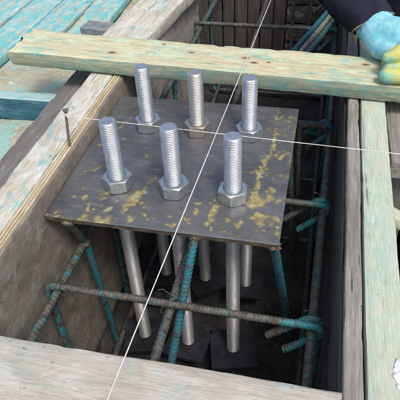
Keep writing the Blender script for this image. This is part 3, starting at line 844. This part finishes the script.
def near_leg(c):
    for ch in LEGS:
        for u, v in zip(ch[:-1], ch[1:]):
            a = Vector(u[:3]); ab = Vector(v[:3]) - a; t = max(0, min(1, (c - a).dot(ab) / ab.length_squared))
            if (c - a - ab * t).length < (u[3] + (v[3] - u[3]) * t) * 1.12: return True
for p in body.data.polygons:
    if near_leg(p.center + Vector((0, 0, 0))): p.material_index = 1
HO = Vector((0, .07, -.13))
def ho(chs): return [[(p[0], p[1] + HO.y, p[2] + HO.z, p[3]) for p in ch] for ch in chs]
head = blob_mesh('head', ho([[(.53, .82, .73, .062), (.53, .84, .80, .083)], [(.53, .80, .715, .046), (.53, .785, .75, .05)], [(.53, .752, .765, .010), (.53, .738, .742, .015)],
    [(.446, .845, .765, .016), (.444, .848, .79, .017)], [(.614, .845, .765, .016), (.616, .848, .79, .017)], [(.505, .7625, .715, .008), (.555, .7625, .715, .008)]]), .005, 'skin', pe, 4)
blob_mesh('hair', ho([[(.53, .875, .80, .086), (.53, .845, .835, .080)], [(.53, .80, .868, .045), (.53, .83, .86, .06)]]), .007, 'hair', pe, 5)
for s in (-1, 1): P_(lump('eye', (.011, .007, .008), (.53 + s * .031, .7705 + HO.y, .778 + HO.z), 'nail', seed=1, amp=0), pe)
for A in (AN, AN2): blob_mesh('boot', [[c4(A + Vector((0, .02, -.03)), .043), c4(A + Vector((0, -.06, -.038)), .037), c4(A + Vector((0, -.15, -.042)), .034)]], .007, 'hair', pe, 3)
# sleeve with its folded cuff edge
ax = (EL - WR).normalized()
side = ax.cross(Vector((0, 0, 1))).normalized(); upv = side.cross(ax).normalized()
cq = Vector((.895, .31, .33)).normalized()                      # the loose cuff sits askew on the wrist
vq = Vector((-.14, .74, -.65)); vq = (vq - cq * vq.dot(cq)).normalized()
if side.dot(cq) < 0: side, upv = -side, -upv
if upv.dot(vq) < 0: vq = -vq
def sleeve():
    n, seg = 46, 40; V = []; F = []
    for k in range(-2, n + 1):
        f = max(0, k) / n; g = min(1, f * 3.2); g = g * g * (3 - 2 * g)
        A = cq.lerp(side, g).normalized(); B = vq.lerp(upv, g); B = (B - A * B.dot(A)).normalized()
        c = WR + ax * (.255 * f) + Vector((-.016, 0, .004)) * math.sin(math.pi * min(1, f * 1.3))
        r = .0395 + .030 * f ** .7
        if k < 0: r -= .0028 * (-k); c = c + ax * .004 * (-k - 1)
        for j in range(seg):
            t = 2 * math.pi * j / seg
            w = noise.noise(Vector((f * 16 + 1.2 * math.sin(t), math.cos(t) * 1.1, 3))) * .0065 * min(1, f * 5 + .1) + noise.noise(Vector((f * 40, math.cos(t) * 3, math.sin(t) * 3))) * .0016
            V.append(c + (A * math.cos(t) + B * math.sin(t)) * (r + w))
    m = n + 3
    for k in range(m - 1):
        for j in range(seg): a = k * seg + j; b = k * seg + (j + 1) % seg; F.append((a, b, b + seg, a + seg))
    F.append(tuple(range((m - 1) * seg, m * seg)))
    return P_(mesh_obj('sleeve', V, F, M['cloth']), pe)
sleeve()
cuff = []
for i in range(61):
    t = 2 * math.pi * i / 60; cuff.append(WR + (cq * math.cos(t) + vq * math.sin(t)) * (.0393 + .0007 * math.sin(5 * t)))
P_(tube('cuff_edge', cuff, .0021, 'cuff', None, 8, .003), pe)
# glove: palm runs right and forward from the cuff, the fingers close back on the board
ZB_ = .0635
K0 = Vector((.372, .385, .108))
palm = [[c4(WR + ax * .05, .028), c4(WR - ax * .004, .0345), (.306, .390, .098, .033), (.345, .356, .110, .029)],
        [(.294, .392, .098, .030), (.328, .350, .106, .027), (.372, .338, .109, .025)],
        [(.290, .395, .098, .029), (.302, .352, .089, .0235), (.318, .336, .092, .020)],
        [(.322, .394, .100, .026), (.376, .378, .108, .024)]]
thumb = [[(.345, .345, .112, .020), (.338, .315, .106, .0165), (.322, .298, .1015, .0145), (.306, .292, .0975, .0110)]]
fing = []
for i in range(4):
    yk = .309 + .024 * i; ext = (.0, .006, .004, -.006)[i]
    fing.append([(.372, yk + .012, .112, .0155), (.404 + ext, yk - .006, .102, .0150), (.400 + ext, yk - .028, .0845, .0145), (.366, yk - .036, .0790, .0142), (.334 - .2 * ext, yk - .040, .0780, .0138), (.305 - ext + .012 * (i > 0), yk - .043, .0772, .0132)])
def dipf(v):
    # coated palm and fingers, bare knitted back
    q = Vector(v); 
    return max(0, min(1, .5 + (.318 - q.y) * 26 + (.100 - q.z) * 8))
blob_mesh('glove', palm + thumb + fing, .0024, 'glove', pe, 5, dipf)
blob_mesh('glove', [[c4(WR2, .03), c4(WR2 + Vector((-.05, -.03, .0)), .032), c4(WR2 + Vector((-.09, -.04, -.005)), .03)]] + [[c4(WR2 + Vector((-.09, -.07 + .02 * k, -.004)), .013), c4(WR2 + Vector((-.135, -.075 + .021 * k, -.018)), .012), c4(WR2 + Vector((-.155, -.075 + .021 * k, -.045)), .011)] for k in range(4)] + [[c4(WR2 + Vector((-.04, -.05, 0)), .016), c4(WR2 + Vector((-.075, -.085, -.012)), .012)]], .004, 'glove', pe, 4, lambda v: .2)
